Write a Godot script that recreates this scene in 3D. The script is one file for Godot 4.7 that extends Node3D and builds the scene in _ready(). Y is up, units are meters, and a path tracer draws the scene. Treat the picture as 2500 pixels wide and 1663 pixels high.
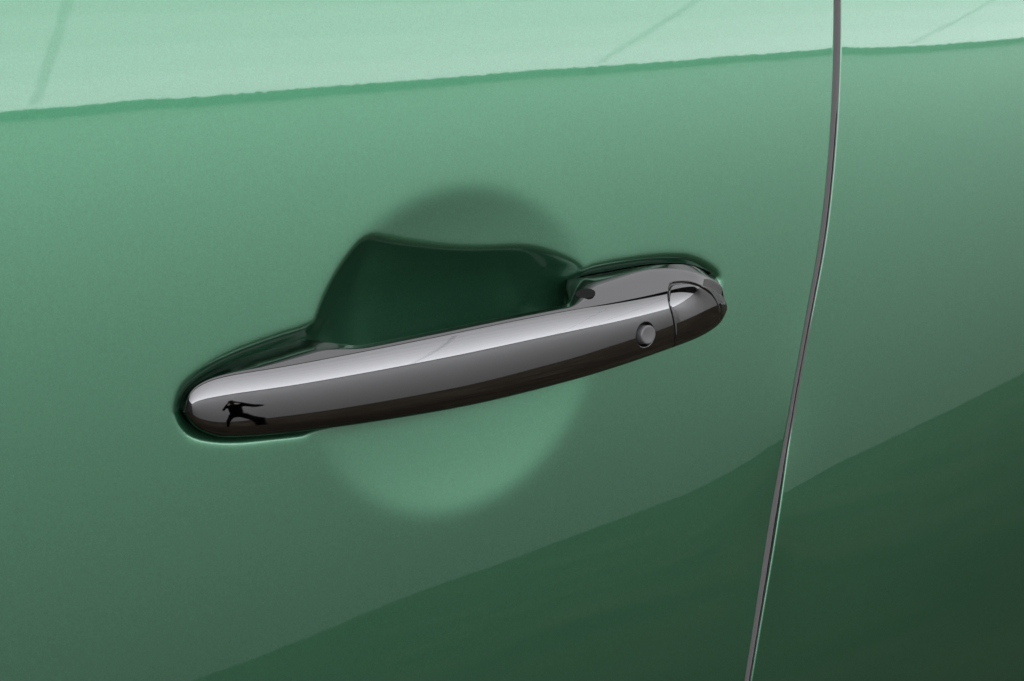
extends Node3D
# A car's door handle seen close, in a photo booth: the booth's walls, floor and lamps show in the paint.
# Shapes are worked out in millimetres round the handle's middle, which is HANDLE_Y above the floor.

const HANDLE_Y := 0.86
# pressed shape of the door skin and of the quarter panel: tilt, lean, two curvatures, twist and cubic terms
const DOOR_SKIN := [-0.2397, -0.0867, 0.8584, 0.1057, -0.0383, -0.1489, -0.4315, -0.0869, 0.09]
const QUARTER_SKIN := [-0.218, -0.106, 0.5978, -0.2386, -0.3074, 0.0677, -1.0389, 0.5924, -0.249]
const BOWL_DEPTH := 4.0
const ROOM_TOP := 3.2
const WALL_Z := 6.0

var peel := FastNoiseLite.new()
var sag := FastNoiseLite.new()
var left_pocket: Array = []
var right_pocket: Array = []
var gap_spline: Array
var well_top: Array
var well_foot: Array
var rows_spline := {}
var row_length := 0.0


func _ready() -> void:
	# ---- camera ----
	var cam := Camera3D.new()
	cam.name = "camera"
	cam.fov = 13.4052
	cam.near = 0.02
	cam.far = 60.0
	add_child(cam)
	cam.position = Vector3(-0.50477, 1.12534, 0.69627)
	cam.rotation = Vector3(deg_to_rad(-17.0), deg_to_rad(-37.0), 0.0)
	# ---- surroundings: a closed room, no sky ----
	var we := WorldEnvironment.new()
	we.name = "world_environment"
	var env := Environment.new()
	env.background_mode = Environment.BG_COLOR
	env.background_color = Color(0, 0, 0)
	env.tonemap_mode = Environment.TONE_MAPPER_LINEAR
	env.tonemap_exposure = 1.0
	env.sdfgi_enabled = true
	env.ssao_enabled = true
	env.ssil_enabled = true
	we.environment = env
	add_child(we)
	# ---- lamps ----
	ceiling_lamps()
	# ---- room ----
	room()
	# ---- car ----
	setup_shapes()
	car()
	# ---- the person with the camera ----
	photographer()


# ------------------------------------------------------------------ helpers

func mat(c: Color, rough: float, metal := 0.0) -> StandardMaterial3D:
	var m := StandardMaterial3D.new()
	m.albedo_color = c.linear_to_srgb()
	m.roughness = rough
	m.metallic = metal
	return m


func place(called: String, mesh: Mesh, m: Material, parent: Node = self) -> MeshInstance3D:
	var o := MeshInstance3D.new()
	o.name = called
	o.mesh = mesh
	o.material_override = m
	o.cast_shadow = GeometryInstance3D.SHADOW_CASTING_SETTING_ON
	parent.add_child(o, true)
	return o


func thing(called: String, label: String, category: String, at := Vector3.ZERO, group := "") -> Node3D:
	var o := Node3D.new()
	o.name = called
	add_child(o, true)
	o.position = at
	tag(o, label, category, group)
	return o


func tag(o: Node, label: String, category: String, group := "") -> void:
	o.set_meta("label", label)
	o.set_meta("category", category)
	if group != "":
		o.set_meta("group", group)


func box_mesh(size: Vector3) -> BoxMesh:
	var b := BoxMesh.new()
	b.size = size
	return b


# natural cubic spline: xs, ys -> [xs, ys, second derivatives]
func spline(xs: Array, ys: Array) -> Array:
	var n := xs.size()
	var c := PackedFloat64Array()
	var d := PackedFloat64Array()
	c.resize(n)
	d.resize(n)
	for i in range(1, n - 1):
		var h0: float = xs[i] - xs[i - 1]
		var h1: float = xs[i + 1] - xs[i]
		var rhs: float = 6.0 * ((ys[i + 1] - ys[i]) / h1 - (ys[i] - ys[i - 1]) / h0)
		var den := 2.0 * (h0 + h1) - h0 * c[i - 1]
		c[i] = h1 / den
		d[i] = (rhs - h0 * d[i - 1]) / den
	var m := PackedFloat64Array()
	m.resize(n)
	for i in range(n - 2, 0, -1):
		m[i] = d[i] - c[i] * m[i + 1]
	return [xs, ys, m]


func at_spline(s: Array, x: float) -> float:
	var xs: Array = s[0]
	var n := xs.size()
	var lo := 0
	var hi := n - 1
	while hi - lo > 1:
		var mid := (lo + hi) >> 1
		if xs[mid] > x:
			hi = mid
		else:
			lo = mid
	var h: float = xs[hi] - xs[lo]
	var t: float = x - xs[lo]
	var u: float = xs[hi] - x
	var y0: float = s[1][lo]
	var y1: float = s[1][hi]
	var m0: float = s[2][lo]
	var m1: float = s[2][hi]
	if t < 0.0 or u < 0.0: # straight on past the ends
		var slope := (y1 - y0) / h + (-(2.0 * m0 + m1) if t < 0.0 else (m0 + 2.0 * m1)) * h / 6.0
		return (y0 + slope * t) if t < 0.0 else (y1 - slope * u)
	return m0 * u * u * u / (6.0 * h) + m1 * t * t * t / (6.0 * h) + (y0 / h - m0 * h / 6.0) * u + (y1 / h - m1 * h / 6.0) * t


func ramp(a: float, b: float, x: float) -> float:
	var t := clampf((x - a) / (b - a), 0.0, 1.0)
	return t * t * (3.0 - 2.0 * t)


func soft_plus(a: float, k: float) -> float:
	var u := a / k
	if u > 30.0:
		return a
	return k * log(1.0 + exp(maxf(u, -40.0)))


func soft_min(a: float, b: float, k: float) -> float:
	var h := maxf(k - absf(a - b), 0.0) / k
	return minf(a, b) - h * h * k * 0.25


func soft_max(a: float, b: float, k: float) -> float:
	var h := maxf(k - absf(a - b), 0.0) / k
	return maxf(a, b) + h * h * k * 0.25


# a grid of nu x nv points in millimetres -> mesh; keep() (optional) tells which cells belong
func grid_mesh(X: PackedFloat64Array, Y: PackedFloat64Array, Z: PackedFloat64Array, nu: int, nv: int, outward: Vector3, cells := PackedByteArray(), wanted := 1, wrap := false) -> ArrayMesh:
	var verts := PackedVector3Array()
	var norms := PackedVector3Array()
	var uvs := PackedVector2Array()
	verts.resize(nu * nv)
	norms.resize(nu * nv)
	uvs.resize(nu * nv)
	var sign_ := 0.0
	var mid := (nv / 2) * nu + nu / 2
	for pass_ in 2:
		for j in nv:
			var j0 := maxi(j - 1, 0) * nu
			var j1 := mini(j + 1, nv - 1) * nu
			if wrap and j == 0:
				j0 = (nv - 2) * nu
			if wrap and j == nv - 1:
				j1 = nu
			for i in nu:
				var k := j * nu + i
				if pass_ == 0 and k != mid:
					continue
				var i0 := j * nu + maxi(i - 1, 0)
				var i1 := j * nu + mini(i + 1, nu - 1)
				var ax := X[i1] - X[i0]
				var ay := Y[i1] - Y[i0]
				var az := Z[i1] - Z[i0]
				var bx := X[j1 + i] - X[j0 + i]
				var by := Y[j1 + i] - Y[j0 + i]
				var bz := Z[j1 + i] - Z[j0 + i]
				var nx := ay * bz - az * by
				var ny := az * bx - ax * bz
				var nz := ax * by - ay * bx
				var l := sqrt(nx * nx + ny * ny + nz * nz)
				if pass_ == 0:
					sign_ = 1.0 if nx * outward.x + ny * outward.y + nz * outward.z > 0.0 else -1.0
					continue
				l = sign_ / maxf(l, 1e-12)
				norms[k] = Vector3(nx * l, ny * l, nz * l)
				verts[k] = Vector3(X[k] * 0.001, Y[k] * 0.001 + HANDLE_Y, Z[k] * 0.001)
				uvs[k] = Vector2(float(i) / nu, float(j) / nv)
	var idx := PackedInt32Array()
	var flip := sign_ > 0.0
	var has := cells.size() > 0
	for j in nv - 1:
		for i in nu - 1:
			var a := j * nu + i
			if has and cells[a] != wanted:
				continue
			var b := a + 1
			var c := a + nu
			var d := c + 1
			if flip:
				idx.append_array(PackedInt32Array([a, c, b, b, c, d]))
			else:
				idx.append_array(PackedInt32Array([a, b, c, b, d, c]))
	var arrays := []
	arrays.resize(Mesh.ARRAY_MAX)
	arrays[Mesh.ARRAY_VERTEX] = verts
	arrays[Mesh.ARRAY_NORMAL] = norms
	arrays[Mesh.ARRAY_TEX_UV] = uvs
	arrays[Mesh.ARRAY_INDEX] = idx
	var mesh := ArrayMesh.new()
	mesh.add_surface_from_arrays(Mesh.PRIMITIVE_TRIANGLES, arrays)
	return mesh


func stretches(parts: Array) -> PackedFloat64Array: # [[from, to, step], ...] -> positions
	var out := PackedFloat64Array()
	for p: Array in parts:
		var n := maxi(1, int(round((p[1] - p[0]) / p[2])))
		for i in n:
			out.append(p[0] + (p[1] - p[0]) * i / n)
	out.append(parts[-1][1])
	return out


# a tube of radius r along points (mm)
func tube(points: Array, r: float, sides := 10, squash := Vector3.ONE) -> ArrayMesh:
	var st := SurfaceTool.new()
	st.begin(Mesh.PRIMITIVE_TRIANGLES)
	var n := points.size()
	for i in n:
		var t: Vector3 = (points[mini(i + 1, n - 1)] - points[maxi(i - 1, 0)]).normalized()
		var side := t.cross(Vector3(0.1, 0.2, 1)).normalized()
		var up := side.cross(t)
		var taper := 1.0
		if i == 0 or i == n - 1:
			taper = 0.2
		for k in sides + 1:
			var a := TAU * k / sides
			var nrm := side * cos(a) + up * sin(a)
			st.set_normal(nrm)
			var p: Vector3 = points[i] + nrm * r * taper * squash
			st.add_vertex(Vector3(p.x * 0.001, p.y * 0.001 + HANDLE_Y, p.z * 0.001))
	for i in n - 1:
		for k in sides:
			var a := i * (sides + 1) + k
			var b := a + sides + 1
			for q in [a, b, a + 1, a + 1, b, b + 1]:
				st.add_index(q)
	return st.commit()


# ------------------------------------------------------------------ lamps and room

func ceiling_lamps() -> void:
	var frame_m := mat(Color(0.6, 0.6, 0.6), 0.5)
	var glow := mat(Color(0.9, 0.9, 0.9), 0.6)
	glow.emission_enabled = true
	glow.emission = Color(1.0, 0.99, 0.98)
	glow.emission_energy_multiplier = 0.3
	var count := ["touching the far wall", "second from the far wall", "third from the far wall", "fourth from the far wall", "fifth of nine from the far wall", "fourth from the car", "third from the car", "second from the car", "nearest the car"]
	for k in 9:
		var z1 := 5.94 - 0.405 * k
		lamp_panel(-6.8, 21.0, z1 - 0.405, z1, 5.5 - 0.45 * k, glow, frame_m, "long white ceiling light strip, " + count[k], "ceiling light strips along the far wall")
	lamp_panel(-6.8, 21.0, -3.0, 0.8, 1.15, glow, frame_m, "dimmer wide ceiling light panel hanging above the car's roof", "")


func lamp_panel(x0: float, width: float, z0: float, z1: float, radiance: float, glow: Material, frame_m: Material, label: String, group: String) -> void:
	var t := thing("ceiling_light", label, "ceiling light", Vector3(x0 + width * 0.5, ROOM_TOP, (z0 + z1) * 0.5), group)
	var size := Vector2(width, z1 - z0)
	var f := place("housing", box_mesh(Vector3(size.x - 0.002, 0.05, size.y)), frame_m, t)
	f.position.y = 0.04
	var d := place("lamp_diffuser", box_mesh(Vector3(size.x - 0.004, 0.008, size.y - 0.004)), glow, t)
	d.position.y = 0.01
	var l := AreaLight3D.new()
	l.name = "lamp"
	l.area_size = size
	l.area_normalize_energy = false
	l.light_energy = radiance / PI
	l.light_color = Color(0.97, 0.98, 1.0)
	l.area_range = 40.0
	l.area_attenuation = 2.0
	l.shadow_enabled = true
	t.add_child(l)
	l.rotation.x = -PI / 2


func room() -> void:
	var wall_m := mat(Color(0.62, 0.62, 0.61), 0.8)
	var bright_m := mat(Color(0.85, 0.85, 0.84), 0.8)
	var dark_m := mat(Color(0.10, 0.10, 0.10), 0.8)
	var floor_m := mat(Color(0.072, 0.064, 0.054), 0.95)
	floor_m.metallic_specular = 0.1
	var blotch := FastNoiseLite.new()
	blotch.seed = 5
	blotch.frequency = 0.012
	var stains := NoiseTexture2D.new()
	stains.width = 512
	stains.height = 512
	stains.seamless = true
	stains.noise = blotch
	var tones := Gradient.new()
	tones.set_color(0, Color(0.62, 0.62, 0.6))
	tones.set_color(1, Color(1, 0.98, 0.94))
	stains.color_ramp = tones
	floor_m.albedo_texture = stains
	floor_m.albedo_color = Color(0.105, 0.09, 0.072).linear_to_srgb()
	floor_m.uv1_triplanar = true
	floor_m.uv1_world_triplanar = true
	floor_m.uv1_scale = Vector3(0.25, 0.25, 0.25)
	var black_m := mat(Color(0.012, 0.012, 0.012), 0.7)
	var f := place("floor", box_mesh(Vector3(24, 0.1, 12)), floor_m)
	f.position = Vector3(5, -0.05, 1.5)
	var w := place("far_wall", box_mesh(Vector3(24, ROOM_TOP + 0.1, 0.2)), wall_m)
	w.position = Vector3(5, ROOM_TOP * 0.5 + 0.05, WALL_Z + 0.1)
	var g := place("wall_trim", box_mesh(Vector3(23.6, 0.03, 0.03)), black_m)
	g.position = Vector3(5, ROOM_TOP - 0.015, WALL_Z - 0.016)
	var b := place("back_wall", box_mesh(Vector3(24, ROOM_TOP + 0.1, 0.2)), dark_m)
	b.position = Vector3(5, ROOM_TOP * 0.5 + 0.05, -4.6)
	for s: float in [-1.0, 1.0]:
		var e := place("end_wall", box_mesh(Vector3(0.2, ROOM_TOP + 0.1, 12)), bright_m if s > 0 else dark_m)
		e.position = Vector3(5 + (9.4 if s > 0 else -12.1), ROOM_TOP * 0.5 + 0.05, 1.5)
	var c := place("ceiling", box_mesh(Vector3(24.4, 0.1, 12)), black_m)
	c.position = Vector3(5, ROOM_TOP + 0.13, 1.5)
	for o: Node in [f, w, g, b, c]:
		o.set_meta("kind", "structure")
	for o in get_children():
		if String(o.name).begins_with("end_wall"):
			o.set_meta("kind", "structure")
	# thin dark joints across the lamp panels, running out from the wall
	var tape := StandardMaterial3D.new()
	tape.albedo_color = Color(0.2, 0.2, 0.2, 0.13)
	tape.transparency = BaseMaterial3D.TRANSPARENCY_ALPHA
	tape.roughness = 1.0
	tape.metallic_specular = 0.0
	var xs := [4.28, 7.3, 9.1]
	var what := ["nearest the photographer", "between the other two", "farthest from the photographer"]
	for i in 3:
		var s := place("joint_strip", box_mesh(Vector3(0.04, 0.004, 3.4)), tape)
		s.position = Vector3(xs[i] - 0.8, ROOM_TOP - 0.012, 4.3)
		s.rotation.y = atan(0.47)
		tag(s, "thin grey joint strip across the ceiling lights, " + what[i], "strip", "joint strips across the ceiling lights")


# ------------------------------------------------------------------ car

func skin(k: Array, x: float, y: float) -> float: # mm in, mm out
	var u := x * 0.001
	var v := y * 0.001
	return 1000.0 * (k[0] * v + k[1] * u - k[2] * v * v * 0.5 - k[3] * u * u * 0.5 + k[4] * u * v + k[5] * v * v * v + k[6] * u * v * v + k[7] * u * u * v + k[8] * u * u * u)


func setup_shapes() -> void:
	peel.seed = 7
	peel.noise_type = FastNoiseLite.TYPE_SIMPLEX_SMOOTH
	peel.frequency = 0.33
	sag.seed = 3
	sag.noise_type = FastNoiseLite.TYPE_SIMPLEX_SMOOTH
	sag.frequency = 0.014
	sag.fractal_octaves = 2
	peel.fractal_octaves = 2
	left_pocket = [Vector2(-107.3, 3.2), Vector2(-105.5, 7), Vector2(-102.1, 10), Vector2(-95.1, 12.8), Vector2(-85.2, 15.1), Vector2(-73.8, 16.4), Vector2(-60.2, 17.3), Vector2(-45, 17.6),
		Vector2(-40, 3), Vector2(-45, -12.5), Vector2(-60, -12.6), Vector2(-64.2, -13.2), Vector2(-74.9, -12), Vector2(-87.8, -10.3), Vector2(-96.8, -8), Vector2(-102.8, -5.4), Vector2(-105.7, -2.3), Vector2(-107, 1)]
	right_pocket = [Vector2(40, 10), Vector2(50, 13), Vector2(57.6, 14.4), Vector2(66, 14.4), Vector2(76.5, 13.8), Vector2(87.1, 12.9), Vector2(97.6, 11.3), Vector2(104.8, 9.3), Vector2(111, 6.1), Vector2(115, 3), Vector2(116.2, 0), Vector2(114, -4),
		Vector2(110, -8), Vector2(104, -11), Vector2(85, -14), Vector2(60, -13.5), Vector2(40, -12)]
	well_top = spline([-60, -46, -30.8, -22, -7.6, 9, 21, 31.4, 42, 56.4, 70], [41, 41.5, 40, 36.8, 32.3, 28.3, 26.4, 25, 22, 14.5, 6])
	well_foot = spline([-55, -25, 7, 41, 66], [-11, -14, -17, -18, -18])
	left_pocket = rounded(left_pocket)
	right_pocket = rounded(right_pocket)
	gap_spline = spline([-450, -300, -220, -135.7, -101.2, -67.5, -40, -14.4, 2.4, 22.1, 41.8, 61.8, 81.8, 140, 220], [20, 58, 81.5, 108.8, 120.9, 133.6, 145.2, 157.6, 165.9, 174.1, 181.4, 188, 194.1, 209, 224])


func rounded(poly: Array) -> Array: # the closed outline, smoothed
	var out := []
	var n := poly.size()
	for i in n:
		var a: Vector2 = poly[(i + n - 1) % n]
		var b: Vector2 = poly[i]
		var c: Vector2 = poly[(i + 1) % n]
		var d: Vector2 = poly[(i + 2) % n]
		for k in 5:
			out.append(b.cubic_interpolate(c, a, d, k / 5.0))
	return out


func pocket_edge(poly: Array, x: float, y: float) -> float: # distance inside the outline, mm
	var best := 1e9
	var inside := false
	var n := poly.size()
	for i in n:
		var a: Vector2 = poly[i]
		var b: Vector2 = poly[(i + 1) % n]
		var dx := b.x - a.x
		var dy := b.y - a.y
		var t := clampf(((x - a.x) * dx + (y - a.y) * dy) / (dx * dx + dy * dy), 0.0, 1.0)
		var ex := x - a.x - dx * t
		var ey := y - a.y - dy * t
		best = minf(best, ex * ex + ey * ey)
		if (a.y > y) != (b.y > y) and x < dx * (y - a.y) / dy + a.x:
			inside = not inside
	return sqrt(best) * (1.0 if inside else -1.0)


func press(x: float, y: float) -> float: # how deep the scoop and the handle's seats are pressed in
	var depth := 0.0
	var dx := x + 1.15
	var dy := y + 0.82
	var p := (dx * 0.983 + dy * 0.1836) / 59.0
	var q := (-dx * 0.1836 + dy * 0.983) / 47.2
	var r := sqrt(p * p + q * q)
	if r < 1.5:
		depth = BOWL_DEPTH * soft_plus(1.0 - r * r, 0.06)
		# the finger well, deeper behind the bar's upper half
		var a := at_spline(well_top, clampf(x, -59.0, 69.0)) - y
		var d := soft_min(soft_min(a, (x + 60.0) * 1.4, 4.0), soft_min((1.0 - r) * 60.0 + 0.6, 60.0 - x, 3.0), 4.0)
		if d > -6.0:
			var floor_y := at_spline(well_foot, x)
			depth += 14.0 * (1.0 - exp(-soft_plus(d, 0.6) * 0.6 / 14.0)) * ramp(0.0, 16.0, y - floor_y)
	var seat := 0.0
	if y > -20.0 and y < 23.0:
		if x > -112.0 and x < -38.0:
			seat = pocket_edge(left_pocket, x, y)
		elif x > 36.0 and x < 127.0:
			seat = pocket_edge(right_pocket, x, y)
		else:
			seat = -9.0
		if seat > -3.0:
			# soft lip, then a side of about 45 degrees that runs in under the handle
			var lip := 0.7 * log(1.0 + exp((seat - 0.8) / 0.7))
			seat = 5.5 * (1.0 - exp(-lip * 1.3 / 5.5))
			depth = sqrt(depth * depth + seat * seat)
	return depth


func gap_at(y: float) -> float:
	return at_spline(gap_spline, y)


func panel(k: Array, xs: PackedFloat64Array, ys: PackedFloat64Array, pressed: bool, edge: float, radius: float) -> ArrayMesh:
	# xs run along the panel from the gap's line (0 = there); edge = +1: the panel ends at the larger x, -1: at the smaller
	var nu := xs.size()
	var nv := ys.size()
	var X := PackedFloat64Array()
	var Y := PackedFloat64Array()
	var Z := PackedFloat64Array()
	X.resize(nu * nv)
	Y.resize(nu * nv)
	Z.resize(nu * nv)
	var k0: float = k[0]
	var k1: float = k[1]
	var k2: float = k[2] * 0.5
	var k3: float = k[3] * 0.5
	var k4: float = k[4]
	var k5: float = k[5]
	var k6: float = k[6]
	var k7: float = k[7]
	var k8: float = k[8]
	for j in nv:
		var y := ys[j]
		var g := gap_at(y)
		var v := y * 0.001
		for i in nu:
			var from_edge := -xs[i] * edge # mm inside the panel's edge; negative = the turned-in flange, measured inwards
			var x := g + xs[i]
			var drop := 0.0
			if from_edge < radius:
				var a := minf((radius - from_edge) / radius, PI * 0.5)
				x = g - edge * radius * (1.0 - sin(a))
				drop = radius * (1.0 - cos(a)) + maxf(0.0, radius - from_edge - radius * PI * 0.5)
			var u := x * 0.001
			var w := 1000.0 * (k0 * v + k1 * u - k2 * v * v - k3 * u * u + k4 * u * v + k5 * v * v * v + k6 * u * v * v + k7 * u * u * v + k8 * u * u * u)
			w += 0.0012 * peel.get_noise_2d(x, y) + 0.012 * sag.get_noise_2d(x, y)
			# the skin is drawn a little out of true along its edge
			var e := exp(-absf(xs[i]) / 14.0) * (y + 66.0) * exp(-pow((y + 66.0) / 34.0, 2.0))
			w += edge * 0.036 * e
			if pressed and absf(x) < 125.0 and absf(y) < 75.0:
				w -= press(x, y)
			var m := j * nu + i
			X[m] = x
			Y[m] = y
			Z[m] = w - drop
	return grid_mesh(X, Y, Z, nu, nv, Vector3(0, 0, 1))


func car() -> void:
	var paint := StandardMaterial3D.new()
	paint.albedo_color = Color(0.038, 0.143, 0.076).linear_to_srgb()
	paint.metallic = 0.81
	paint.roughness = 0.31
	paint.clearcoat_enabled = true
	paint.clearcoat = 1.0
	paint.clearcoat_roughness = 0.015
	# metal flakes: a fine salt-and-pepper grain with a few brighter specks
	var rng := RandomNumberGenerator.new()
	rng.seed = 11
	var grain := Image.create(512, 512, false, Image.FORMAT_RGB8)
	for y in 512:
		for x in 512:
			var g := clampf(0.86 + 0.042 * rng.randfn(), 0.6, 1.0)
			grain.set_pixel(x, y, Color(g, g, g))
	for k in 26:
		grain.set_pixel(rng.randi() % 512, rng.randi() % 512, Color(1, 1, 1))
	paint.albedo_texture = ImageTexture.create_from_image(grain)
	paint.albedo_color = paint.albedo_color * (1.0 / 0.86)
	paint.albedo_color.a = 1.0
	paint.uv1_triplanar = true
	paint.uv1_scale = Vector3(9, 9, 9)
	var rubber := mat(Color(0.082, 0.074, 0.077), 0.6)
	var t := thing("car", "green metallic car with a glossy black door handle set over a round finger scoop", "car")
	# the door: columns are measured from the gap (which runs from 194 mm at the top of the picture to 109 mm at its foot)
	var dx := stretches([[-640.0, -380.0, 10.0], [-380.0, -305.0, 1.0], [-305.0, -25.0, 0.5], [-25.0, -4.0, 1.0], [-4.0, 9.0, 0.2]])
	var ys := stretches([[-420.0, -190.0, 10.0], [-190.0, -62.0, 1.0], [-62.0, 62.0, 0.5], [62.0, 130.0, 1.0], [130.0, 220.0, 10.0]])
	place("door_panel", panel(DOOR_SKIN, dx, ys, true, 1.0, 1.1), paint, t)
	var qx := stretches([[-10.0, 5.0, 0.2], [5.0, 20.0, 0.8], [20.0, 150.0, 1.0], [150.0, 420.0, 9.0]])
	var shifted := PackedFloat64Array()
	for x in qx:
		shifted.append(x)
	gap_spline = spline(gap_spline[0], (gap_spline[1] as Array).map(func(a): return a + 2.65))
	var qy := stretches([[-420.0, -190.0, 10.0], [-190.0, 130.0, 1.0], [130.0, 220.0, 10.0]])
	place("quarter_panel", panel(QUARTER_SKIN, shifted, qy, false, -1.0, 0.8), paint, t)
	gap_spline = spline(gap_spline[0], (gap_spline[1] as Array).map(func(a): return a - 2.65))
	# rubber strip down in the gap, with a thin bead along its far edge
	var sx := stretches([[-1.5, 2.2, 0.1], [2.2, 3.1, 0.05], [3.1, 6.0, 0.2]])
	var sy := stretches([[-420.0, -190.0, 10.0], [-190.0, 130.0, 1.0], [130.0, 220.0, 10.0]])
	var nu := sx.size()
	var nv := sy.size()
	var X := PackedFloat64Array()
	var Y := PackedFloat64Array()
	var Z := PackedFloat64Array()
	for y in sy:
		var g := gap_at(y)
		for x in sx:
			X.append(g + x)
			Y.append(y)
			var z := skin(DOOR_SKIN, g + x, y) - 1.35 + 0.3 * ramp(-60.0, 90.0, y)
			z += 0.95 * ramp(0.2, 2.3, x) - 2.0 * ramp(3.3, 3.6, x)
			Z.append(z)
	place("door_seal", grid_mesh(X, Y, Z, nu, nv, Vector3(0, 0, 1)), rubber, t)
	var bead := []
	for k in 160:
		var y := lerpf(46.0, -260.0, k / 159.0)
		var gx := gap_at(y) + 2.25 + 0.1 * peel.get_noise_1d(y * 0.9)
		bead.append(Vector3(gx, y, skin(DOOR_SKIN, gx, y) - 0.42 + 0.3 * ramp(-60.0, 90.0, y) + 0.1 * peel.get_noise_1d(y * 0.5 + 90.0)))
	place("seal_bead", tube(bead, 0.17, 8), mat(Color(0.6, 0.6, 0.59), 0.4), t)
	handle(t)


# ------------------------------------------------------------------ handle

func handle(parent: Node3D) -> void:
	var gloss := mat(Color(0.114, 0.113, 0.115), 0.035, 1.0)
	var button_m := mat(Color(0.10, 0.10, 0.102), 0.38)
	button_m.metallic_specular = 0.6
	var h := Node3D.new()
	h.name = "door_handle"
	parent.add_child(h, true)
	h.set_meta("label", "glossy black bar handle across the round scoop")
	# rows along the handle: x, height of the crease, height of the lower edge, height where the top meets the door
	var rows := [[-104.6, 2.2, 2.2, 2.2], [-104.2, 3.5, 1.4, 3.3], [-103.4, 5.7, -0.3, 5.2], [-101.8, 8.0, -2.5, 7.0], [-99.5, 9.4, -4.2, 8.5], [-96.0, 10.4, -5.9, 9.9], [-91.0, 10.9, -7.1, 11.0], [-84.0, 10.9, -8.05, 11.8],
		[-72.0, 10.6, -9.3, 12.4], [-54.0, 10.4, -10.8, 13.2], [-30.0, 10.1, -12.35, 12.6], [-11.0, 9.8, -13.35, 12.2], [12.0, 9.2, -14.0, 12.0], [28.0, 8.4, -14.3, 12.0], [40.0, 7.6, -14.5, 12.1], [54.0, 6.4, -14.65, 12.1], [68.0, 5.25, -14.75, 11.5],
		[82.0, 4.25, -14.85, 10.7], [91.0, 3.55, -15.0, 9.6], [97.0, 2.55, -15.05, 8.6], [106.0, -0.25, -14.7, 5.8], [112.0, -3.25, -13.6, 2.6], [116.5, -6.4, -11.3, -0.4], [118.8, -7.9, -10.0, -2.8], [119.9, -8.5, -9.3, -5.4], [120.3, -8.8, -8.8, -8.8]]
	var ps := [0.0]
	for i in range(1, rows.size()):
		var d := 0.0
		for c in 4:
			d += (rows[i][c] - rows[i - 1][c]) ** 2.0
		ps.append(ps[-1] + sqrt(d))
	row_length = ps[-1]
	var cols := []
	for c in 4:
		cols.append(spline(ps, rows.map(func(r): return r[c])))
	var proud := spline([-104.6, -98, -90, -80, -68, -55, -40, -20, 5, 25, 40, 55, 70, 85, 100, 112, 119, 122], [0.3, 1.9, 3.4, 4.9, 6.4, 7.9, 9.4, 11.0, 12.3, 12.5, 12.2, 11.3, 9.9, 8.0, 5.3, 2.6, 0.6, -0.8])
	# stations
	var stations := stretches([[0.0, 12.0, 0.25], [12.0, 160.0, 0.5], [160.0, 190.0, 0.22], [190.0, 205.0, 0.22], [205.0, row_length, 0.25]])
	var nu := stations.size()
	var X := PackedFloat64Array()
	var Y := PackedFloat64Array()
	var Z := PackedFloat64Array()
	var S := PackedFloat64Array() # distance above (+) or below (-) the crease
	var nv := 0
	var columns := []
	for p in stations:
		var x := at_spline(cols[0], p)
		var ring := section(x, at_spline(cols[1], p), at_spline(cols[2], p), at_spline(cols[3], p), at_spline(proud, x))
		nv = ring.size()
		columns.append([x, ring])
	X.resize(nu * nv)
	Y.resize(nu * nv)
	Z.resize(nu * nv)
	S.resize(nu * nv)
	for i in nu:
		for j in nv:
			var q: Vector3 = columns[i][1][j]
			var m := j * nu + i
			X[m] = columns[i][0]
			Z[m] = q.x
			Y[m] = q.y
			S[m] = q.z
	# grooves are cut along the surface's normal
	var cells := PackedByteArray()
	cells.resize(nu * nv)
	var base_mesh := [X.duplicate(), Y.duplicate(), Z.duplicate()]
	var button_at := Vector3.ZERO
	var button_n := Vector3.ZERO
	var button_best := 1e9
	var cover_at := Vector3.ZERO
	var cover_n := Vector3.ZERO
	var cover_best := 1e9
	var top_groove := spline([78, 82, 84.5, 88, 92, 97, 101, 105, 109, 111.5, 114, 125], [-1.5, 0.6, 2.0, 2.4, 2.1, 1.4, 0.3, -1.0, -3.5, -8.0, -14, -40])
	var split := spline([-40, -26, -20, -15, -11, -7, -3.5, 0, 4], [82.6, 82.6, 82.7, 82.9, 82.8, 82.4, 82.3, 83.3, 86.0])
	for j in nv:
		for i in nu:
			var m := j * nu + i
			cells[m] = 1
			var x := X[m]
			if x < 36.0:
				continue
			var s := S[m]
			var cut := 0.0
			if x > 76.0:
				var a := at_spline(split, clampf(s, -30.0, 4.0)) - x
				var b := s - at_spline(top_groove, clampf(x, 78.0, 125.0))
				var f := soft_max(a, b, 4.0)
				if f < 0.0:
					cells[m] = 2
				cut = 1.1 * exp(-(f / 0.3) * (f / 0.3))
			elif x < 57.0 and S[m] > 0.6 and S[m] < 40.0:
				var hx := (x - 47.0) / 4.2
				var hs := (S[m] - 6.0) / 3.2
				var hr := sqrt(hx * hx + hs * hs)
				if hr < cover_best:
					cover_best = hr
					cover_at = Vector3(x, Y[m], Z[m])
					cover_n = normal_at(base_mesh, i, j, nu)
			elif S[m] < 2.0 and x > 57.0:
				var ex := (x - 67.6) / 4.5
				var ey := (Y[m] + 6.0) / 3.7
				var r := sqrt(ex * ex + ey * ey)
				cut = 1.5 * (1.0 - ramp(0.9, 1.04, r))
				if s < 0.0 and r < button_best:
					button_best = r
					button_at = Vector3(x, Y[m], Z[m])
					button_n = normal_at(base_mesh, i, j, nu)
			if cut > 0.002:
				var n := normal_at(base_mesh, i, j, nu)
				X[m] -= n.x * cut
				Y[m] -= n.y * cut
				Z[m] -= n.z * cut
	place("grip", grid_mesh(X, Y, Z, nu, nv, Vector3(0, 0, 1), cells, 1, true), gloss, h)
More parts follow.
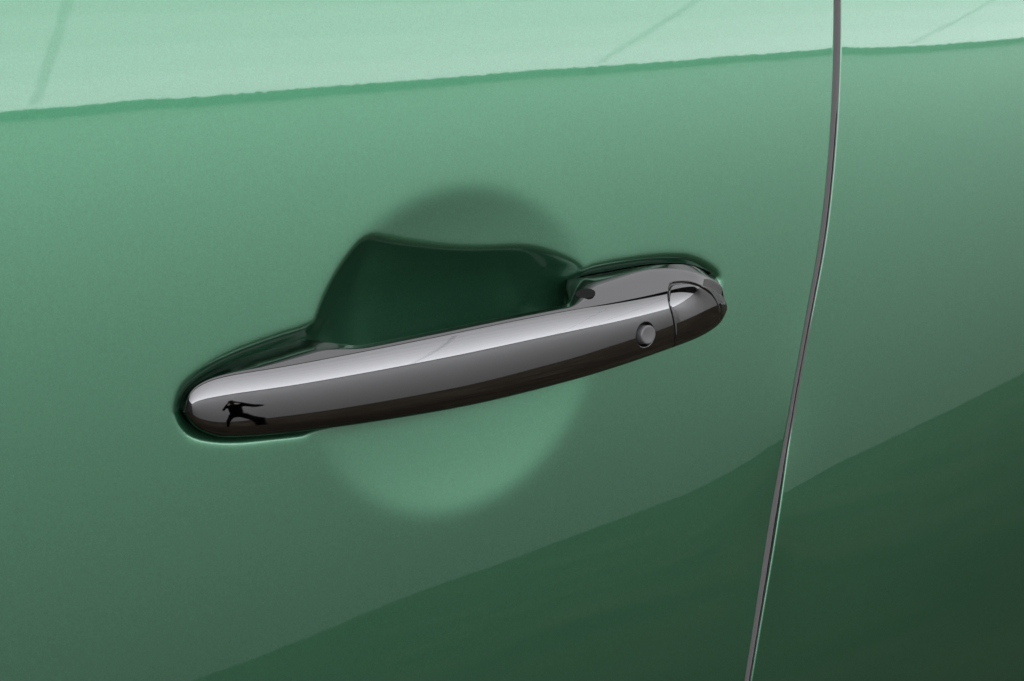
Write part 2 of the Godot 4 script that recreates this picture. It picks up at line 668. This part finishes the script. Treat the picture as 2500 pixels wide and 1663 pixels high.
	var cap := place("lock_cap", grid_mesh(X, Y, Z, nu, nv, Vector3(0, 0, 1), cells, 2, true), gloss, h)
	cap.set_meta("label", "rounded black end cap over the lock")
	# thin gasket where the right end meets its seat
	var line := []
	for k in 60:
		var gp := lerpf(ps[15] - 1.0, ps[21], k / 59.0)
		var gx := at_spline(cols[0], gp)
		line.append(Vector3(gx, at_spline(cols[3], gp) - 0.1, skin(DOOR_SKIN, gx, at_spline(cols[3], gp)) - 0.2))
	place("gasket", tube(line, 0.32), mat(Color(0.4, 0.41, 0.4), 0.35), h)
	# push button, and the dark cover let into the neck
	var b := place("push_button", button_mesh(), button_m, h)
	b.transform = seat_frame(button_at, button_n, Vector3.ONE)
	b.set_meta("label", "small oval satin grey unlock button")
	var matte := mat(Color(0.02, 0.02, 0.02), 0.8)
	matte.metallic_specular = 0.05
	var cover := place("screw_cover", button_mesh(), matte, h)
	cover.transform = seat_frame(cover_at - cover_n * 0.22, cover_n, Vector3(0.92, 0.9, 0.3))
	cover.set_meta("label", "small dark oval cover let into the neck")


func seat_frame(at: Vector3, n: Vector3, size: Vector3) -> Transform3D:
	var bx := (Vector3(1, 0, 0) - n * n.x).normalized()
	var by := n.cross(bx)
	return Transform3D(Basis(bx * size.x, by * size.y, n * size.z), Vector3(at.x * 0.001, at.y * 0.001 + HANDLE_Y, at.z * 0.001))


func normal_at(g: Array, i: int, j: int, nu: int) -> Vector3:
	var X: PackedFloat64Array = g[0]
	var Y: PackedFloat64Array = g[1]
	var Z: PackedFloat64Array = g[2]
	var nv := X.size() / nu
	var i0 := j * nu + maxi(i - 1, 0)
	var i1 := j * nu + mini(i + 1, nu - 1)
	var j0 := maxi(j - 1, 0) * nu + i
	var j1 := mini(j + 1, nv - 1) * nu + i
	var a := Vector3(X[i1] - X[i0], Y[i1] - Y[i0], Z[i1] - Z[i0])
	var b := Vector3(X[j1] - X[j0], Y[j1] - Y[j0], Z[j1] - Z[j0])
	return a.cross(b).normalized()


# one cross-section, from deep under the lower edge, over the front, to deep behind the top: (z, y, distance from the crease)
func section(x: float, crease: float, low: float, back: float, proud: float) -> PackedVector3Array:
	var out := PackedVector3Array()
	var base := skin(DOOR_SKIN, x, 0.0)
	var zc := base + proud
	var height := maxf(crease - low, 0.02)
	var mid := ramp(-59.0, -42.0, x) * (1.0 - ramp(35.0, 55.0, x)) # 1 where the bar bridges the scoop
	var t2 := deg_to_rad(31.0)
	var t1 := deg_to_rad(3.0)
	var t0 := deg_to_rad(-30.0)
	var tb := deg_to_rad(-90.0)
	var r1 := 0.78 * height / (sin(t2) - sin(t1))
	var r2 := 0.13 * height / (sin(t1) - sin(t0))
	var r3 := 0.09 * height / (sin(t0) - sin(tb))
	# front, from the crease down
	var z := zc
	var y := crease
	var s := 0.0
	var front: Array = [Vector3(z, y, s)]
	for arc: Array in [[t2, t1, r1, 64], [t1, t0, r2, 20], [t0, tb, r3, 12]]:
		var n: int = arc[3]
		for k in n:
			var a: float = lerpf(arc[0], arc[1], float(k) / n)
			var b: float = lerpf(arc[0], arc[1], float(k + 1) / n)
			var r: float = arc[2]
			z += r * (cos(b) - cos(a))
			y += r * (sin(b) - sin(a))
			s -= r * (a - b)
			front.append(Vector3(z, y, s))
	# underside
	var zu := lerpf(base - 9.0, zc - 9.5, mid)
	var under := 12
	var zf := z
	for k in under:
		var t := float(k + 1) / under
		z = lerpf(zf, zu, t)
		front.append(Vector3(z, y + 0.6 * t * t * minf(height * 0.1, 1.0), s - absf(zf - z)))
	front.reverse()
	for p: Vector3 in front:
		out.append(p)
	# crease: a tight turn
	z = zc
	y = crease
	s = 0.0
	var tc := deg_to_rad(52.0)
	var rc := minf(0.8, height * 0.05)
	for k in 8:
		var a := lerpf(t2, tc, k / 8.0)
		var b := lerpf(t2, tc, (k + 1) / 8.0)
		z += rc * (cos(b) - cos(a))
		y += rc * (sin(b) - sin(a))
		s += rc * (b - a)
		out.append(Vector3(z, y, s))
	# top: a bevel that looks up and out, then a nearly level shelf to where it meets the door (or the bar's back)
	var end := Vector2(lerpf(base - 1.5, zc - 2.9, mid), lerpf(back, crease + 0.9, mid))
	var here := Vector2(z, y)
	var bevel := Vector2(-sin(tc), cos(tc))
	var rise := 0.09
	var reach := clampf((end.y - rise * (here.x - end.x) - here.y) / maxf(bevel.y + rise * bevel.x, 0.1), 0.15 * here.distance_to(end), 0.85 * here.distance_to(end))
	reach = clampf(reach, 0.02, maxf(0.02, 0.9 * (here.x - end.x) / absf(bevel.x)))
	var knee := here + bevel * reach
	# where the slope is steeper than the bevel it becomes one gently rounded slope
	var steep := (end.y - here.y) * absf(bevel.x) / maxf((here.x - end.x) * bevel.y, 0.01)
	knee = knee.lerp(here + (end - here) * 0.5 + Vector2(end.y - here.y, here.x - end.x) * 0.1, ramp(0.65, 1.25, steep))
	var last := here
	for k in 48:
		var t := (k + 1) / 48.0
		var q := here.lerp(knee, t * 2.0) if t < 0.5 else knee.lerp(end, t * 2.0 - 1.0)
		# rounded at the knee
		var w := 0.3
		if absf(t - 0.5) < w * 0.5:
			var u := (t - 0.5 + w * 0.5) / w
			var p0 := knee.lerp(here, w)
			var p2 := knee.lerp(end, w)
			q = p0.lerp(knee, u).lerp(knee.lerp(p2, u), u)
		s += q.distance_to(last)
		last = q
		out.append(Vector3(q.x, q.y, s))
	# round off and go down behind
	var zd := lerpf(base - 9.0, zc - 4.4, mid)
	var yd := lerpf(back - 0.3, crease - 0.8, mid)
	var corner := Vector2(lerpf(base - 5.0, zc - 4.2, mid), lerpf(back + 0.1, crease + 1.0, mid))
	var tip := Vector2(zd, yd)
	for k in 10:
		var t := (k + 1) / 10.0
		var q := end.lerp(corner, t).lerp(corner.lerp(tip, t), t)
		s += q.distance_to(last)
		last = q
		out.append(Vector3(q.x, q.y, s))
	var first := out[0]
	var belly := lerpf(0.0, -4.5, mid)
	for k in 16:
		var t := (k + 1) / 16.0
		var q := last.lerp(Vector2(first.x, first.y), t)
		q.x += belly * sin(PI * t)
		out.append(Vector3(q.x, q.y, 99.0))
	return out


func button_mesh() -> ArrayMesh: # an oval stud with a soft edge and a faintly dished face
	var profile := [Vector2(1.0, -1.6), Vector2(1.0, 0.2), Vector2(1.0, 0.75), Vector2(0.985, 0.95), Vector2(0.95, 1.1), Vector2(0.9, 1.18), Vector2(0.84, 1.2), Vector2(0.7, 1.16), Vector2(0.4, 1.1), Vector2(0.0, 1.08)]
	var st := SurfaceTool.new()
	st.begin(Mesh.PRIMITIVE_TRIANGLES)
	st.set_smooth_group(0)
	var sides := 64
	for p in profile.size() - 1:
		for k in sides:
			var quad := []
			for c: Array in [[p, k], [p, k + 1], [p + 1, k], [p + 1, k + 1]]:
				var a: float = TAU * c[1] / sides
				var q: Vector2 = profile[c[0]]
				quad.append(Vector3(cos(a) * q.x * 3.75, sin(a) * q.x * 3.05, q.y) * 0.001)
			for m: int in [0, 2, 1, 1, 2, 3]:
				st.add_vertex(quad[m])
	st.index()
	st.generate_normals()
	return st.commit()


# ------------------------------------------------------------------ photographer

func photographer() -> void:
	var cloth := mat(Color(0.012, 0.012, 0.014), 0.9)
	cloth.metallic_specular = 0.1
	var skin_m := mat(Color(0.30, 0.17, 0.11), 0.6)
	var hair_m := mat(Color(0.015, 0.012, 0.01), 0.7)
	var at := Vector3(0.82, 0.0, 3.2)
	var turn := 0.22
	var t := thing("person", "person in dark clothes, knees bent and legs apart, raising a camera to the face", "person", at)
	t.rotation.y = turn
	var bones := [
		[Vector3(0, 0.80, 0.08), Vector3(0, 1.22, -0.05), 0.15, 0.165], [Vector3(0, 1.25, -0.05), Vector3(0, 1.40, -0.09), 0.13, 0.07]]
	for s: float in [-1.0, 1.0]:
		bones.append_array([
			[Vector3(0, 1.32, -0.06), Vector3(s * 0.19, 1.34, -0.07), 0.09, 0.075], [Vector3(s * 0.19, 1.34, -0.07), Vector3(s * 0.33, 1.16, -0.20), 0.062, 0.05], [Vector3(s * 0.33, 1.16, -0.20), Vector3(s * 0.15, 1.43, -0.30), 0.048, 0.036],
			[Vector3(0, 0.80, 0.08), Vector3(s * 0.11, 0.76, 0.08), 0.14, 0.11], [Vector3(s * 0.11, 0.76, 0.08), Vector3(s * 0.27, 0.46, -0.10), 0.10, 0.072], [Vector3(s * 0.27, 0.46, -0.10), Vector3(s * 0.33, 0.09, 0.06), 0.07, 0.048], [Vector3(s * 0.33, 0.06, 0.08), Vector3(s * 0.37, 0.045, -0.13), 0.05, 0.04]])
	var st := SurfaceTool.new()
	st.begin(Mesh.PRIMITIVE_TRIANGLES)
	net(st, bones, 0.024, 0.045)
	st.generate_normals()
	place("clothing", st.commit(), cloth, t)
	# head and hands
	var sk := SurfaceTool.new()
	sk.begin(Mesh.PRIMITIVE_TRIANGLES)
	net(sk, [[Vector3(0, 1.40, -0.10), Vector3(0, 1.49, -0.12), 0.055, 0.06], [Vector3(0, 1.56, -0.12), Vector3(0, 1.57, -0.10), 0.09, 0.09], [Vector3(0, 1.50, -0.15), Vector3(0, 1.49, -0.17), 0.055, 0.045],
		[Vector3(0, 1.54, -0.20), Vector3(0, 1.515, -0.225), 0.012, 0.016], [Vector3(-0.09, 1.54, -0.11), Vector3(-0.092, 1.52, -0.11), 0.016, 0.012], [Vector3(0.09, 1.54, -0.11), Vector3(0.092, 1.52, -0.11), 0.016, 0.012]], 0.009, 0.02)
	for s: float in [-1.0, 1.0]:
		var hand := [[Vector3(s * 0.15, 1.43, -0.30), Vector3(s * 0.10, 1.48, -0.315), 0.03, 0.028], [Vector3(s * 0.105, 1.45, -0.31), Vector3(s * 0.09, 1.51, -0.31), 0.024, 0.022], [Vector3(s * 0.11, 1.46, -0.285), Vector3(s * 0.08, 1.475, -0.255), 0.012, 0.009]]
		for k in 4:
			var root := Vector3(s * 0.095, 1.455 + 0.02 * k, -0.325)
			var bend := root + Vector3(-s * 0.006, 0.004, -0.036)
			hand.append([root, bend, 0.0092, 0.0088])
			hand.append([bend, bend + Vector3(-s * (0.024 + 0.004 * sin(1.2 * k)), 0.002, -0.008), 0.0086, 0.0072])
		net(sk, hand, 0.0045, 0.006)
	sk.generate_normals()
	place("skin", sk.commit(), skin_m, t)
	var hr := SurfaceTool.new()
	hr.begin(Mesh.PRIMITIVE_TRIANGLES)
	net(hr, [[Vector3(0, 1.585, -0.095), Vector3(0, 1.60, -0.115), 0.096, 0.085], [Vector3(0, 1.53, -0.05), Vector3(0, 1.58, -0.06), 0.07, 0.085]], 0.012, 0.03)
	hr.generate_normals()
	place("hair", hr.commit(), hair_m, t)
	# what the hands hold
	var c := thing("camera", "black camera held up to the face of the person in dark clothes", "camera", at + Vector3(0, 1.50, -0.30).rotated(Vector3.UP, turn))
	c.rotation.y = turn
	var black := mat(Color(0.015, 0.015, 0.016), 0.5)
	place("camera_body", box_mesh(Vector3(0.14, 0.09, 0.06)), black, c)
	var hump := place("viewfinder", box_mesh(Vector3(0.05, 0.03, 0.05)), black, c)
	hump.position = Vector3(0, 0.059, 0)
	var barrel := CylinderMesh.new()
	barrel.top_radius = 0.034
	barrel.bottom_radius = 0.036
	barrel.height = 0.1
	var lens := place("lens", barrel, black, c)
	lens.rotation.x = -PI / 2
	lens.position = Vector3(0, 0, -0.078)


# surface nets over tapered capsules joined by a smooth minimum
func net(st: SurfaceTool, bones: Array, cell: float, blend: float) -> void:
	var lo := Vector3.INF
	var hi := -Vector3.INF
	for b: Array in bones:
		var r := maxf(b[2], b[3]) + blend * 0.5 + cell * 2.0
		lo = lo.min((b[0] as Vector3).min(b[1]) - Vector3.ONE * r)
		hi = hi.max((b[0] as Vector3).max(b[1]) + Vector3.ONE * r)
	var n := Vector3i(((hi - lo) / cell).ceil()) + Vector3i.ONE
	var field := PackedFloat32Array()
	field.resize(n.x * n.y * n.z)
	field.fill(1.0)
	for b: Array in bones:
		var p: Vector3 = b[0]
		var q: Vector3 = b[1]
		var d := q - p
		var len2 := maxf(d.length_squared(), 1e-9)
		var reach := Vector3.ONE * (maxf(b[2], b[3]) + blend + cell * 2.0)
		var i0 := Vector3i(((p.min(q) - reach - lo) / cell).floor()).clamp(Vector3i.ZERO, n - Vector3i.ONE)
		var i1 := Vector3i(((p.max(q) + reach - lo) / cell).ceil()).clamp(Vector3i.ZERO, n - Vector3i.ONE)
		for z in range(i0.z, i1.z + 1):
			for y in range(i0.y, i1.y + 1):
				for x in range(i0.x, i1.x + 1):
					var at := lo + Vector3(x, y, z) * cell
					var t := clampf((at - p).dot(d) / len2, 0.0, 1.0)
					var v := at.distance_to(p + d * t) - lerpf(b[2], b[3], t)
					var k := (z * n.y + y) * n.x + x
					var h := maxf(blend - absf(field[k] - v), 0.0) / blend
					field[k] = minf(field[k], v) - h * h * blend * 0.25
	var spot := {}
	var steps := [Vector3i(0, 0, 0), Vector3i(1, 0, 0), Vector3i(0, 1, 0), Vector3i(1, 1, 0), Vector3i(0, 0, 1), Vector3i(1, 0, 1), Vector3i(0, 1, 1), Vector3i(1, 1, 1)]
	for z in n.z - 1:
		for y in n.y - 1:
			for x in n.x - 1:
				var k := (z * n.y + y) * n.x + x
				var inside := 0
				for s: Vector3i in steps:
					if field[k + (s.z * n.y + s.y) * n.x + s.x] < 0.0:
						inside += 1
				if inside == 0 or inside == 8:
					continue
				var sum := Vector3.ZERO
				var count := 0
				for e in 12:
					var axis := e / 4
					var u := (e & 1)
					var w := (e >> 1) & 1
					var s0 := Vector3i(0, u, w) if axis == 0 else (Vector3i(u, 0, w) if axis == 1 else Vector3i(u, w, 0))
					var s1 := s0 + (Vector3i(1, 0, 0) if axis == 0 else (Vector3i(0, 1, 0) if axis == 1 else Vector3i(0, 0, 1)))
					var f0 := field[k + (s0.z * n.y + s0.y) * n.x + s0.x]
					var f1 := field[k + (s1.z * n.y + s1.y) * n.x + s1.x]
					if (f0 < 0.0) != (f1 < 0.0):
						sum += Vector3(s0).lerp(Vector3(s1), f0 / (f0 - f1))
						count += 1
				spot[k] = lo + (Vector3(x, y, z) + sum / count) * cell
	var jump := [1, n.x, n.x * n.y]
	for k: int in spot:
		for axis in 3:
			var j: int = jump[axis]
			if (field[k] < 0.0) == (field[k + j] < 0.0):
				continue
			var a: int = jump[(axis + 1) % 3]
			var b: int = jump[(axis + 2) % 3]
			if not (spot.has(k - a) and spot.has(k - b) and spot.has(k - a - b)):
				continue
			var quad := [spot[k], spot[k - a], spot[k - a - b], spot[k - b]]
			var order := [0, 2, 1, 0, 3, 2] if field[k] < 0.0 else [0, 1, 2, 0, 2, 3]
			for q: int in order:
				st.set_smooth_group(0)
				st.add_vertex(quad[q])
